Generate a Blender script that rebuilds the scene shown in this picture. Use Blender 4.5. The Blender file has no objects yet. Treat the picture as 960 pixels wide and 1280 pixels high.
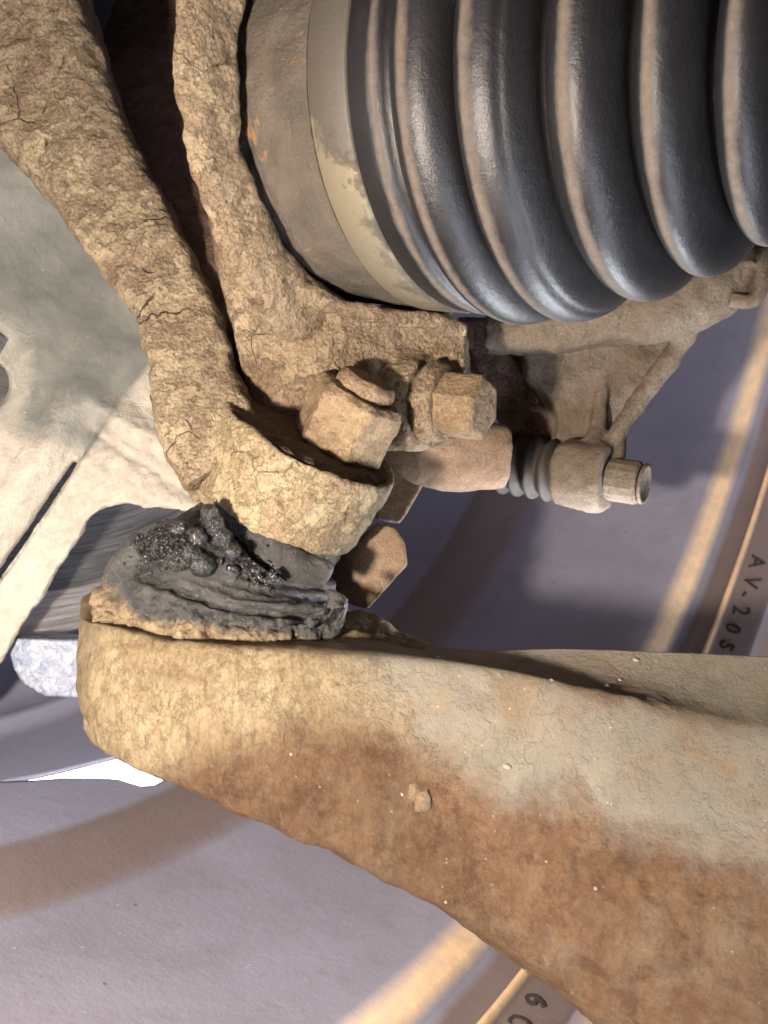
import bpy, bmesh, math, random
import numpy as np
from mathutils import Vector, Matrix, noise

random.seed(7)
rng = np.random.default_rng(7)
S = bpy.context.scene
COL = S.collection

# ------------------------------------------------------------------ camera
TH, PH, RO = 0.5725, -0.2041, 0.0624
_f = np.array([-math.sin(TH) * math.cos(PH), math.cos(TH) * math.cos(PH), math.sin(PH)])
_r0 = np.array([math.cos(TH), math.sin(TH), 0.0])
_u0 = np.cross(_r0, _f)
RT = math.cos(RO) * _r0 + math.sin(RO) * _u0
UP = -math.sin(RO) * _r0 + math.cos(RO) * _u0
FW = _f
FP = 1050.0                       # focal length in photograph pixels

cd = bpy.data.cameras.new('camera')
cam = bpy.data.objects.new('camera', cd)
COL.objects.link(cam)
cam.matrix_world = Matrix(((RT[0], UP[0], -FW[0], 0), (RT[1], UP[1], -FW[1], 0),
                           (RT[2], UP[2], -FW[2], 0), (0, 0, 0, 1)))
cd.sensor_width = 36
cd.lens = FP * 36 / 1280
cd.clip_start = 0.005
cd.clip_end = 60
cd.dof.use_dof = True
cd.dof.focus_distance = 0.20
cd.dof.aperture_fstop = 32
S.camera = cam


def cs(r, u, f):
    """point from right / up / forward distances (metres) about the tripod point"""
    return RT * r + UP * u + FW * f


# ------------------------------------------------------------------ world and lamps
w = bpy.data.worlds.new('World')
S.world = w
w.use_nodes = True
bg = w.node_tree.nodes['Background']
bg.inputs[0].default_value = (0.78, 0.80, 1.0, 1)
bg.inputs[1].default_value = 0.08


def P0(u, v, d):
    return cs((u - 480) / FP * d, -(v - 640) / FP * d, d)


def lamp(name, kind, loc, target, energy, color, size):
    d = bpy.data.lights.new(name, kind)
    d.energy = energy
    d.color = color
    if kind == 'AREA':
        d.shape = 'RECTANGLE'
        d.size, d.size_y = size
    else:
        d.shadow_soft_size = size
    o = bpy.data.objects.new(name, d)
    COL.objects.link(o)
    o.location = loc
    o.rotation_euler = (Vector(target) - Vector(loc)).to_track_quat('-Z', 'Y').to_euler()
    return o


lamp('torch', 'POINT', cs(-0.084, -0.028, 0.036), (0, 0, 0), 4.7, (1.0, 0.885, 0.75), 0.007)
lamp('work_lamp', 'AREA', (0.16, 0.10, -0.22), (-0.09, 0.19, 0.0), 1.2, (0.80, 0.86, 1.0), (0.12, 0.05))
lamp('hidden_glint_lamp', 'AREA', P0(795, 858, .255), P0(690, 380, .200), 0.30, (0.88, 0.92, 1.0), (0.06, 0.025))  # added lamp hidden behind the arm, for highlights under the bellows
S.view_settings.view_transform = 'Standard'
S.view_settings.look = 'None'
S.view_settings.exposure = 0.0
S.view_settings.gamma = 1.0


# ------------------------------------------------------------------ helpers
def P(u, v, d):
    return FW * d + RT * ((u - 480) / FP * d) - UP * ((v - 640) / FP * d)


def px(p):
    d = p @ FW
    return np.stack([480 + FP * (p @ RT) / d, 640 - FP * (p @ UP) / d], -1), d


def nrm(a):
    a = np.asarray(a, float)
    return a / np.linalg.norm(a)


def sstep(a, b, x):
    t = np.clip((x - a) / (b - a), 0, 1)
    return t * t * (3 - 2 * t)


def cr(pts, n):
    """Catmull-Rom through the rows of pts, n samples"""
    pts = np.asarray(pts, float)
    k = len(pts)
    q = np.vstack([2 * pts[0] - pts[1], pts, 2 * pts[-1] - pts[-2]])
    out = []
    for s in np.linspace(0, k - 1, n):
        i = min(int(s), k - 2)
        t = s - i
        a, b, c, d = q[i], q[i + 1], q[i + 2], q[i + 3]
        out.append(.5 * (2 * b + (c - a) * t + (2 * a - 5 * b + 4 * c - d) * t * t + (3 * b - a - 3 * c + d) * t ** 3))
    return np.array(out)


class MB:
    """collects raw geometry"""

    def __init__(self):
        self.v = []
        self.f = []

    def add(self, v, f):
        o = len(self.v)
        self.v += [tuple(x) for x in v]
        self.f += [tuple(i + o for i in q) for q in f]

    def loft(self, rings, closed=True, caps=True):
        n = len(rings[0])
        v = [p for r in rings for p in r]
        f = []
        for j in range(len(rings) - 1):
            for i in range(n if closed else n - 1):
                a, b = j * n + i, j * n + (i + 1) % n
                f.append((a, b, b + n, a + n))
        if caps:
            f.append(tuple(range(n))[::-1])
            f.append(tuple((len(rings) - 1) * n + i for i in range(n)))
        self.add(v, f)

    def tube(self, spine, n=24, samples=None, e=2.0, flat=1.0):
        """spine rows: u, v, depth, radius in pixels (at that depth); e = squareness"""
        sp = np.asarray(spine, float)
        sp = cr(sp, samples or 6 * len(sp))
        c = np.array([P(*s[:3]) for s in sp])
        tg = np.gradient(c, axis=0)
        rings = []
        for i in range(len(sp)):
            t = nrm(tg[i])
            a = nrm(np.cross(t, FW))
            b = np.cross(a, t)
            r = sp[i, 3] * sp[i, 2] / FP
            ang = np.linspace(0, 2 * np.pi, n, endpoint=False)
            co, si = np.cos(ang), np.sin(ang)
            x = np.sign(co) * np.abs(co) ** (2 / e)
            y = np.sign(si) * np.abs(si) ** (2 / e)
            rings.append(c[i] + r * (x[:, None] * a + flat * y[:, None] * b))
        self.loft(rings)

    def lathe(self, c, axis, prof, n=64, caps=True, ref=None, sx=1.0):
        """prof rows: distance along axis, radius"""
        a = nrm(axis)
        e = nrm(np.cross(a, ref if ref is not None else (0, 0, 1.0)))
        g = np.cross(e, a)
        ang = np.linspace(0, 2 * np.pi, n, endpoint=False)
        rings = [np.asarray(c) + a * s + r * (np.cos(ang)[:, None] * e * sx + np.sin(ang)[:, None] * g) for s, r in prof]
        self.loft(rings, True, caps)

    def slab(self, poly, d0, th, d1=None):
        """prism of a pixel outline: front at depth d0 (number or function of u,v), thickness th"""
        fn = d0 if callable(d0) else (lambda u, v: d0)
        fr = [P(u, v, fn(u, v)) for u, v in poly]
        bk = [p + FW * th for p in fr]
        n = len(poly)
        f = [tuple(range(n)), tuple(range(2 * n - 1, n - 1, -1))]
        f += [(i, n + i, n + (i + 1) % n, (i + 1) % n) for i in range(n)]
        self.add(fr + bk, f)

    def ball(self, c, r, sq=(1, 1, 1)):
        bm = bmesh.new()
        bmesh.ops.create_icosphere(bm, subdivisions=2, radius=1)
        v = [np.asarray(c) + r * np.array([q.co.x * sq[0], q.co.y * sq[1], q.co.z * sq[2]]) for q in bm.verts]
        f = [[x.index for x in q.verts] for q in bm.faces]
        bm.free()
        self.add(v, f)


def tag(o, label=None, cat=None, kind=None, group=None):
    for k, x in (('label', label), ('category', cat), ('kind', kind), ('group', group)):
        if x:
            o[k] = x
    return o


def thing(name, loc, label, cat):
    o = bpy.data.objects.new(name, None)
    o.empty_display_size = 0.02
    COL.objects.link(o)
    o.location = loc
    bpy.context.view_layer.update()
    return tag(o, label, cat)


def cast(mb, voxel, smooth=4, disp=()):
    """fuse the pieces into one skin (voxel remesh), soften, roughen; returns verts, faces"""
    me = bpy.data.meshes.new('tmp')
    me.from_pydata(mb.v, [], mb.f)
    bm = bmesh.new()
    bm.from_mesh(me)
    bmesh.ops.recalc_face_normals(bm, faces=bm.faces)
    bmesh.ops.triangulate(bm, faces=bm.faces)
    bm.to_mesh(me)
    bm.free()
    o = bpy.data.objects.new('tmp', me)
    COL.objects.link(o)
    m = o.modifiers.new('r', 'REMESH')
    m.mode = 'VOXEL'
    m.voxel_size = voxel
    m.adaptivity = 0
    if smooth:
        s = o.modifiers.new('s', 'SMOOTH')
        s.factor = 0.5
        s.iterations = smooth
    dg = bpy.context.evaluated_depsgraph_get()
    dg.update()
    ev = o.evaluated_get(dg)
    m2 = bpy.data.meshes.new_from_object(ev)
    bpy.data.objects.remove(o)
    return m2


def rough(me, disp, mask=None):
    """push vertices along their normals by fractal noise: rows (size m, amplitude m, octaves, kind)"""
    n = len(me.vertices)
    co = np.empty(n * 3)
    me.vertices.foreach_get('co', co)
    co = co.reshape(-1, 3)
    no = np.empty(n * 3)
    me.vertex_normals.foreach_get('vector', no)
    no = no.reshape(-1, 3)
    d = np.zeros(n)
    for size, amp, octv, kind in disp:
        off = Vector((size * 313, amp * 9e4, size * 77))
        s = 1 / size
        if kind == 'n':
            d += amp * np.array([noise.fractal(Vector(c) * s + off, 1.0, 2.0, octv) for c in co])
        elif kind == 'r':
            d -= amp * np.array([1 - min(1, abs(noise.fractal(Vector(c) * s + off, 1.0, 2.1, octv)) * 3) for c in co])
        elif kind == 'c':
            d -= amp * np.array([max(0., 1 - (lambda q: (q[1] - q[0]) * 7)(noise.voronoi(Vector(c) * s + off)[0])) for c in co])
    if mask is not None:
        d *= mask(co)
    co = co + no * d[:, None]
    me.vertices.foreach_set('co', co.ravel())
    me.update()
    return me


def attr(me, name, fn):
    n = len(me.vertices)
    co = np.empty(n * 3)
    me.vertices.foreach_get('co', co)
    a = me.attributes.new(name, 'FLOAT', 'POINT')
    a.data.foreach_set('value', np.asarray(fn(co.reshape(-1, 3)), dtype=np.float32))


def link(name, me, m, parent=None, smooth=True, base=None):
    me.name = name
    b = Vector(base) if base is not None else (parent.matrix_world.translation.copy() if parent else Vector((0, 0, 0)))
    me.transform(Matrix.Translation(-b))
    if smooth is not None:
        me.polygons.foreach_set('use_smooth', [bool(smooth)] * len(me.polygons))
    o = bpy.data.objects.new(name, me)
    COL.objects.link(o)
    me.materials.clear()
    me.materials.append(m)
    if parent:
        o.parent = parent
    else:
        o.location = b
    return o


def raw(mb, recalc=True):
    me = bpy.data.meshes.new('raw')
    me.from_pydata(mb.v, [], mb.f)
    if recalc:
        bm = bmesh.new()
        bm.from_mesh(me)
        bmesh.ops.recalc_face_normals(bm, faces=bm.faces)
        bm.to_mesh(me)
        bm.free()
    me.update()
    return me


# ------------------------------------------------------------------ materials
class NT:
    def __init__(self, name):
        self.m = bpy.data.materials.new(name)
        self.m.use_nodes = True
        self.t = self.m.node_tree
        self.b = self.t.nodes['Principled BSDF']
        self.co = self.t.nodes.new('ShaderNodeTexCoord').outputs['Object']

    def n(self, kind, **k):
        x = self.t.nodes.new('ShaderNode' + kind)
        for a, b in k.items():
            setattr(x, a, b)
        return x

    def l(self, a, b):
        self.t.links.new(a, b)

    def noise(self, scale, detail=4, rough=.6, dist=0, vec=None):
        x = self.n('TexNoise')
        x.inputs['Scale'].default_value = scale
        x.inputs['Detail'].default_value = detail
        x.inputs['Roughness'].default_value = rough
        x.inputs['Distortion'].default_value = dist
        self.l(vec or self.co, x.inputs['Vector'])
        return x.outputs['Fac']

    def voro(self, scale, feature='F1', vec=None):
        x = self.n('TexVoronoi', feature=feature)
        x.inputs['Scale'].default_value = scale
        self.l(vec or self.co, x.inputs['Vector'])
        return x.outputs['Distance']

    def ramp(self, fac, *stops):
        x = self.n('ValToRGB')
        e = x.color_ramp.elements
        while len(e) < len(stops):
            e.new(.5)
        for q, (p, c) in zip(e, stops):
            q.position = p
            q.color = (c, c, c, 1) if not hasattr(c, '__len__') else (*c, 1)
        self.l(fac, x.inputs[0])
        return x.outputs[0]

    def mix(self, fac, a, b, mode='MIX'):
        x = self.n('MixRGB', blend_type=mode)
        for i, q in enumerate((fac, a, b)):
            if hasattr(q, 'is_linked'):
                self.l(q, x.inputs[i])
            elif hasattr(q, '__len__'):
                x.inputs[i].default_value = (*q, 1)
            else:
                x.inputs[i].default_value = q if i == 0 else (q, q, q, 1)
        return x.outputs[0]

    def math(self, op, a, b=0.0):
        x = self.n('Math', operation=op)
        for i, q in enumerate((a, b)):
            if hasattr(q, 'is_linked'):
                self.l(q, x.inputs[i])
            else:
                x.inputs[i].default_value = q
        return x.outputs[0]

    def attr(self, name):
        return self.n('Attribute', attribute_name=name).outputs['Fac']

    def warp(self, amt, scale):
        x = self.n('TexNoise')
        x.inputs['Scale'].default_value = scale
        x.inputs['Detail'].default_value = 3
        self.l(self.co, x.inputs['Vector'])
        s = self.n('VectorMath', operation='MULTIPLY_ADD')
        self.l(x.outputs['Color'], s.inputs[0])
        s.inputs[1].default_value = (amt,) * 3
        self.l(self.co, s.inputs[2])
        return s.outputs[0]

    def scaled(self, s, rot=(0, 0, 0)):
        x = self.n('Mapping')
        x.inputs['Scale'].default_value = s
        x.inputs['Rotation'].default_value = rot
        self.l(self.co, x.inputs['Vector'])
        return x.outputs[0]

    def bump(self, *layers):
        """layers: (height socket, distance m)"""
        prev = None
        for h, d in layers:
            x = self.n('Bump')
            x.inputs['Strength'].default_value = 1
            x.inputs['Distance'].default_value = d
            self.l(h, x.inputs['Height'])
            if prev:
                self.l(prev, x.inputs['Normal'])
            prev = x.outputs[0]
        self.l(prev, self.b.inputs['Normal'])

    def done(self, col, rough=.8, metal=0., spec=.3):
        for k, q in (('Base Color', col), ('Roughness', rough), ('Metallic', metal), ('Specular IOR Level', spec)):
            i = self.b.inputs[k]
            if hasattr(q, 'is_linked'):
                self.l(q, i)
            elif hasattr(q, '__len__'):
                i.default_value = (*q, 1)
            else:
                i.default_value = q
        return self.m


def mud(name, c1, c2, c3, crack=1.0, grain=1.0, spec=.15, rust=None):
    """dried road dirt over cast metal: clumpy tan, darker hollows, fine cracks, grit"""
    t = NT(name)
    big = t.noise(55, 5, .62, .6)
    med = t.noise(260, 5, .65, .3)
    fine = t.noise(1500, 4, .7)
    col = t.mix(t.ramp(big, (.36, 0), (.62, 1)), c1, c2)
    col = t.mix(t.ramp(med, (.5, 0), (.72, .75)), col, c3)
    col = t.mix(t.ramp(fine, (.35, .55), (.62, 0)), col, tuple(x * .45 for x in c3))
    grit = t.voro(900)
    gsel = t.ramp(t.noise(420, 2), (.58, 0), (.66, 1))
    col = t.mix(t.math('MULTIPLY', t.ramp(grit, (.12, .8), (.22, 0)), gsel), col, tuple(min(.8, x * 1.7 + .1) for x in c1))
    if rust:
        col = t.mix(t.ramp(t.noise(38, 6, .7, 1.0), (.54, 0), (.68, .85)), col, rust)
    sc = t.ramp(t.noise(105, 8, .68, .2), (.485, 0), (.515, 1))
    sc2 = t.ramp(t.noise(310, 6, .7, .2), (.47, 0), (.52, 1))
    col = t.mix(t.ramp(t.noise(20, 4, .6, .3), (.46, 0), (.70, .6)), col, tuple(x * .62 for x in c2))
    col = t.mix(t.math('MULTIPLY', sc, .45 * min(1, grain)), col, tuple(x * 1.12 for x in c1))
    col = t.mix(t.math('MULTIPLY', t.math('SUBTRACT', 1.0, sc2), .22 * min(1, grain)), col, c3)
    wv = t.warp(.006, 150)
    cr1 = t.ramp(t.voro(60, 'DISTANCE_TO_EDGE', wv), (0, 1), (.018, 0))
    cmask = t.ramp(t.noise(65, 3, .55), (.54, 0), (.60, crack))
    crk = t.math('MULTIPLY', cr1, cmask)
    col = t.mix(crk, col, (.03, .018, .012))
    t.bump((sc, .0007 * grain ** 3), (sc2, .00035 * grain ** 3), (t.noise(330, 6, .68, .2), .0011 * grain), (t.noise(1300, 5, .75), .00055 * grain),
           (t.math('MULTIPLY', crk, -1.0), .0012), (t.math('MULTIPLY', grit, -1), .0003 * grain))
    return t.done(col, t.ramp(med, (.3, .72), (.7, .95)), 0, spec)


M_neck = mud('dried_mud', (.37, .30, .19), (.27, .195, .13), (.16, .11, .075), 1.0)
M_cast = mud('dusty_casting', (.32, .25, .16), (.24, .165, .105), (.15, .10, .065), .4, 1.0)
M_plate = mud('mud_on_boss', (.38, .31, .185), (.29, .215, .13), (.18, .12, .075), .45, .9)
M_rustnut = mud('rusty_bolt_skin', (.29, .215, .13), (.22, .15, .09), (.13, .08, .048), 0, .6)
M_brown = mud('brown_dust', (.25, .18, .125), (.20, .135, .09), (.14, .09, .06), 0, .35)
M_cal = mud('dusty_caliper', (.18, .143, .105), (.135, .105, .076), (.09, .068, .05), 0, .4)
M_shaded = mud('shaded_rust', (.185, .120, .092), (.135, .085, .066), (.08, .05, .04), 0, .8)  # darkened brown: shade of the recess and gap put into the colour
M_wetdark = mud('oily_dirt', (.10, .058, .034), (.14, .08, .045), (.06, .035, .02), .3, .9, .4)


def m_shield():
    t = NT('dusty_grey_sheet')
    a = t.attr('dirt')
    base = t.mix(t.ramp(t.noise(40, 4, .6, .4), (.35, 0), (.65, 1)), (.125, .130, .120), (.205, .21, .19))
    dirt = t.mix(t.ramp(t.noise(300, 5, .7), (.35, 0), (.65, 1)), (.50, .455, .385), (.40, .355, .30))
    k = t.ramp(t.math('ADD', a, t.math('MULTIPLY', t.math('SUBTRACT', t.noise(90, 6, .7, .5), .5), .9)), (.32, 0), (.75, 1))
    col = t.mix(k, base, dirt)
    sp = t.math('MULTIPLY', t.ramp(t.voro(420), (.10, 1), (.16, 0)), t.ramp(t.noise(130, 2), (.6, 0), (.66, .7)))
    col = t.mix(sp, col, (.5, .47, .40))
    t.bump((t.noise(500, 6, .7), .0004), (t.math('MULTIPLY', t.noise(240, 6, .7, .2), k), .0010), (t.noise(30, 3), .0014))
    return t.done(col, t.ramp(k, (0, .5), (1, .9)), 0, .35)


def m_arm():
    t = NT('rusty_arm_steel')
    r = t.attr('rust')
    g = t.attr('grey')
    big = t.noise(40, 6, .65, .8)
    med = t.noise(190, 6, .7, .5)
    tan = t.mix(t.ramp(med, (.35, 0), (.68, 1)), (.40, .325, .195), (.25, .18, .105))
    grey = t.mix(t.ramp(big, (.35, 0), (.65, 1)), (.140, .127, .100), (.200, .176, .138))
    rust = t.mix(t.ramp(med, (.34, 0), (.66, 1)), (.130, .068, .034), (.205, .125, .070))
    rust = t.mix(t.ramp(t.noise(95, 8, .74, .2), (.50, 0), (.60, .75)), rust, (.075, .036, .019))
    rust = t.mix(t.ramp(t.noise(33, 6, .7, .2), (.52, 0), (.66, .7)), rust, (.21, .15, .092))
    kg = t.ramp(t.math('ADD', g, t.math('MULTIPLY', t.math('SUBTRACT', t.noise(45, 7, .7, .6), .5), 1.0)), (.25, 0), (.8, 1))
    kr = t.ramp(t.math('ADD', r, t.math('MULTIPLY', t.math('SUBTRACT', t.noise(42, 12, .74, .1), .5), 2.2)), (.15, 0), (.95, 1))
    col = t.mix(kr, t.mix(kg, tan, grey), rust)
    st = t.ramp(t.noise(48, 6, .75, 1.5), (.50, 0), (.72, .8))
    col = t.mix(t.math('MULTIPLY', st, t.math('SUBTRACT', 1.0, kr)), col, (.18, .115, .055))
    grit = t.voro(700)
    gs = t.ramp(t.noise(300, 2), (.6, 0), (.68, .8))
    col = t.mix(t.math('MULTIPLY', t.ramp(grit, (.12, 1), (.2, 0)), gs), col, (.42, .35, .24))
    fl = t.noise(760, 7, .8, .3, t.scaled((1, 1, .32), (0, .6, .3)))
    col = t.mix(t.math('MULTIPLY', t.ramp(fl, (.36, .55), (.54, 0)), t.math('SUBTRACT', 1.0, t.math('MULTIPLY', kg, t.math('SUBTRACT', 1.0, kr)))), col, (.085, .05, .03))
    wv = t.warp(.012, 120)
    crk = t.math('MULTIPLY', t.ramp(t.voro(48, 'DISTANCE_TO_EDGE', wv), (0, 1), (.018, 0)), t.ramp(t.noise(38, 3), (.70, 0), (.76, .8)))
    col = t.mix(crk, col, (.04, .022, .014))
    rr = t.math('MULTIPLY', fl, t.math('ADD', t.math('MULTIPLY', t.math('SUBTRACT', 1.0, kg), .9), .12))
    t.bump((t.math('MULTIPLY', kr, -1.0), .0005), (t.math('MULTIPLY', t.noise(420, 8, .8, .1), t.math('ADD', .06, kr)), .0020), (t.math('MULTIPLY', t.ramp(t.noise(130, 8, .7), (.48, 0), (.52, 1)), t.math('SUBTRACT', 1.0, t.math('MULTIPLY', kg, .85))), .0006), (t.math('MULTIPLY', t.noise(230, 6, .7, .4), t.math('SUBTRACT', 1.12, kg)), .0016),
           (rr, .0018), (t.math('MULTIPLY', crk, -1.0), .0008), (t.noise(1500, 4, .7), .00022))
    return t.done(col, .82, 0, .2)


def m_wheel():
    t = NT('painted_wheel')
    big = t.noise(22, 5, .6, .5)
    col = t.mix(t.ramp(big, (.35, 0), (.68, 1)), (.310, .302, .375), (.250, .235, .285))
    col = t.mix(t.ramp(t.noise(120, 5, .7), (.55, 0), (.75, .35)), col, (.20, .17, .165))
    sel = t.ramp(t.noise(45, 5, .7), (.54, 0), (.66, .8))
    col = t.mix(t.math('MULTIPLY', t.ramp(t.voro(300), (.08, .85), (.20, 0)), sel), col, (.055, .045, .045))
    sel2 = t.ramp(t.noise(55, 3), (.56, 0), (.64, .7))
    col = t.mix(t.math('MULTIPLY', t.ramp(t.voro(260), (.06, 1), (.11, 0)), sel2), col, (.52, .49, .50))
    col = t.mix(t.math('MULTIPLY', t.attr('blue_light'), .7), col, (.29, .30, .42))
    fm = t.ramp(t.math('ADD', t.attr('tint'), t.math('MULTIPLY', t.math('SUBTRACT', t.noise(60, 5, .7, .5), .5), .35)), (.25, 0), (.8, .9))
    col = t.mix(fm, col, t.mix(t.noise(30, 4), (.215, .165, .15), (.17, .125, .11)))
    b = t.attr('glint')
    col = t.mix(t.math('MULTIPLY', b, t.ramp(t.noise(200, 5, .7), (.3, 1), (.7, .6))), col, (.95, .66, .38))
    t.bump((t.noise(180, 4, .6), .0002), (t.noise(1100, 3, .6), .00006))
    return t.done(col, t.ramp(t.noise(90, 4), (.3, .34), (.7, .48)), t.math('ADD', t.math('MULTIPLY', b, -.15), .3), .5)


def m_rubber(name, base=(.0065, .0063, .007), dust=(.098, .079, .062), rg=.43):
    t = NT(name)
    a = t.attr('dust')
    k = t.ramp(t.math('ADD', a, t.math('MULTIPLY', t.math('SUBTRACT', t.noise(160, 6, .7, .3), .5), .7)), (.3, 0), (.8, 1))
    d = t.mix(t.ramp(t.noise(700, 4, .7), (.35, 0), (.65, 1)), dust, tuple(x * .72 for x in dust))
    tint = t.mix(t.ramp(t.noise(70, 5, .6), (.35, 0), (.7, 1)), base, tuple(x * 1.6 for x in base))
    col = t.mix(k, tint, d)
    t.bump((t.noise(300, 4, .6, .2), .00022), (t.noise(1900, 4, .7), .00010))
    return t.done(col, t.math('ADD', t.math('MULTIPLY', k, .45), rg), 0, .42)


def m_house():
    t = NT('grimy_joint_steel')
    col = t.mix(t.ramp(t.noise(60, 5, .65, .5), (.35, 0), (.65, 1)), (.065, .055, .042), (.11, .09, .068))
    col = t.mix(t.ramp(t.noise(85, 6, .7, .8), (.60, 0), (.68, .9)), col, (.30, .16, .075))
    t.bump((t.noise(300, 6, .7), .0006), (t.noise(1200, 4, .7), .0003))
    return t.done(col, .62, .2, .4)


def m_clamp():
    t = NT('dirty_clamp_band')
    k = t.ramp(t.math('ADD', t.noise(120, 9, .78, .2), t.math('MULTIPLY', t.math('SUBTRACT', t.attr('low'), .5), .5)), (.44, 0), (.56, .9))
    col = t.mix(k, (.075, .066, .054), (.165, .142, .095))
    t.bump((k, .00025), (t.noise(900, 4, .7), .0002))
    return t.done(col, .6, .25, .4)


def m_jboot():
    t = NT('torn_joint_rubber')
    a = t.attr('dust')
    wet = t.ramp(t.math('ADD', t.attr('wet'), t.math('MULTIPLY', t.math('SUBTRACT', t.noise(240, 6, .75, .8), .5), 1.3)), (.45, 0), (.6, 1))
    base = t.mix(t.ramp(t.noise(130, 6, .7, .6), (.35, 0), (.68, 1)), (.022, .022, .022), (.062, .060, .056))
    k = t.ramp(t.math('ADD', a, t.math('MULTIPLY', t.math('SUBTRACT', t.noise(170, 7, .75, .5), .5), 1.1)), (.42, 0), (.72, 1))
    dirt = t.mix(t.ramp(t.noise(420, 6, .8), (.35, 0), (.65, 1)), (.10, .07, .04), (.30, .22, .125))
    col = t.mix(k, base, dirt)
    col = t.mix(t.ramp(t.noise(420, 5, .75, .8), (.3, .9), (.42, 0)), col, (.012, .011, .011))
    sp = t.ramp(t.noise(900, 3, .6), (.64, 0), (.72, .6))
    col = t.mix(sp, col, (.20, .18, .15))
    col = t.mix(wet, col, (.008, .008, .007))
    t.bump((t.noise(260, 6, .7, .8), .0014), (t.noise(1100, 5, .7), .0006), (t.math('MULTIPLY', t.noise(800, 3, .6), wet), .0016))
    return t.done(col, t.mix(wet, t.math('ADD', t.math('MULTIPLY', k, .35), .45), (.12, .12, .12)), 0, .5)


def m_grease():
    t = NT('black_grease')
    t.bump((t.noise(900, 4, .6, .5), .0006), (t.noise(2600, 2, .5), .0003))
    return t.done(t.mix(t.noise(500, 3), (.006, .006, .005), (.022, .022, .018)), .10, 0, .8)


def m_disc():
    t = NT('worn_disc_edge')
    a = t.attr('band')
    cv = t.n('CombineXYZ')
    t.l(t.math('MULTIPLY', t.attr('rad'), 900.0), cv.inputs[0])
    sx = t.n('SeparateXYZ')
    t.l(t.co, sx.inputs[0])
    t.l(t.math('MULTIPLY', sx.outputs[1], 30.0), cv.inputs[1])
    st = t.noise(1, 6, .7, 0, cv.outputs[0])
    dark = t.mix(t.ramp(st, (.38, 0), (.66, 1)), (.085, .085, .090), (.26, .25, .255))
    lite = t.mix(t.ramp(st, (.35, 0), (.6, 1)), (.30, .27, .27), (.58, .54, .54))
    col = t.mix(a, dark, lite)
    col = t.mix(t.ramp(t.noise(240, 5, .7), (.62, 0), (.7, .5)), col, (.05, .04, .035))
    t.bump((st, .0012), (t.noise(800, 4, .7), .0004))
    return t.done(col, .45, .55, .5)


def m_galv():
    t = NT('mottled_blue_metal')
    c = t.mix(t.ramp(t.noise(330, 5, .7, 1.0), (.36, 0), (.64, 1)), (.16, .20, .29), (.40, .41, .46))
    c = t.mix(t.ramp(t.noise(150, 4, .6, .6), (.58, 0), (.72, .8)), c, (.36, .27, .22))
    t.bump((t.noise(400, 5, .7), .0005))
    return t.done(c, .5, .25, .5)


def m_plain(name, c, r=.7, metal=0.):
    t = NT(name)
    t.bump((t.noise(900, 4, .7), .0003))
    return t.done(t.mix(t.noise(300, 4), c, tuple(x * .65 for x in c)), r, metal, .3)


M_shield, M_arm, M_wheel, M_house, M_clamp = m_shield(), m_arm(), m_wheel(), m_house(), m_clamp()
M_cv = m_rubber('cv_rubber')
M_pinboot = m_rubber('pin_rubber', (.022, .017, .013), (.11, .083, .062), .72)
M_jb, M_grease, M_disc, M_galv = m_jboot(), m_grease(), m_disc(), m_galv()
M_ink = m_plain('stamped_marks', (.045, .036, .033), .85)
M_grit = m_plain('pale_grit', (.30, .25, .18), .8)
M_flake = mud('mud_flake_skin', (.20, .15, .09), (.16, .11, .065), (.10, .065, .04), 0, .5)

# ------------------------------------------------------------------ axle frame
YC, ZC = 0.1847, 0.0571
AX = np.array([0.0, YC, ZC])
CVD = nrm([1, -0.0859, 0.0058])
WC = np.array([-.2, .1672, .0953])          # wheel centre and its slightly steered frame
WA = nrm([1, -.0356, -.0147])
WE = -nrm(np.cross(WA, (0, 0, 1.0))) * 1.0
WG = np.cross(WA, WE)


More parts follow.
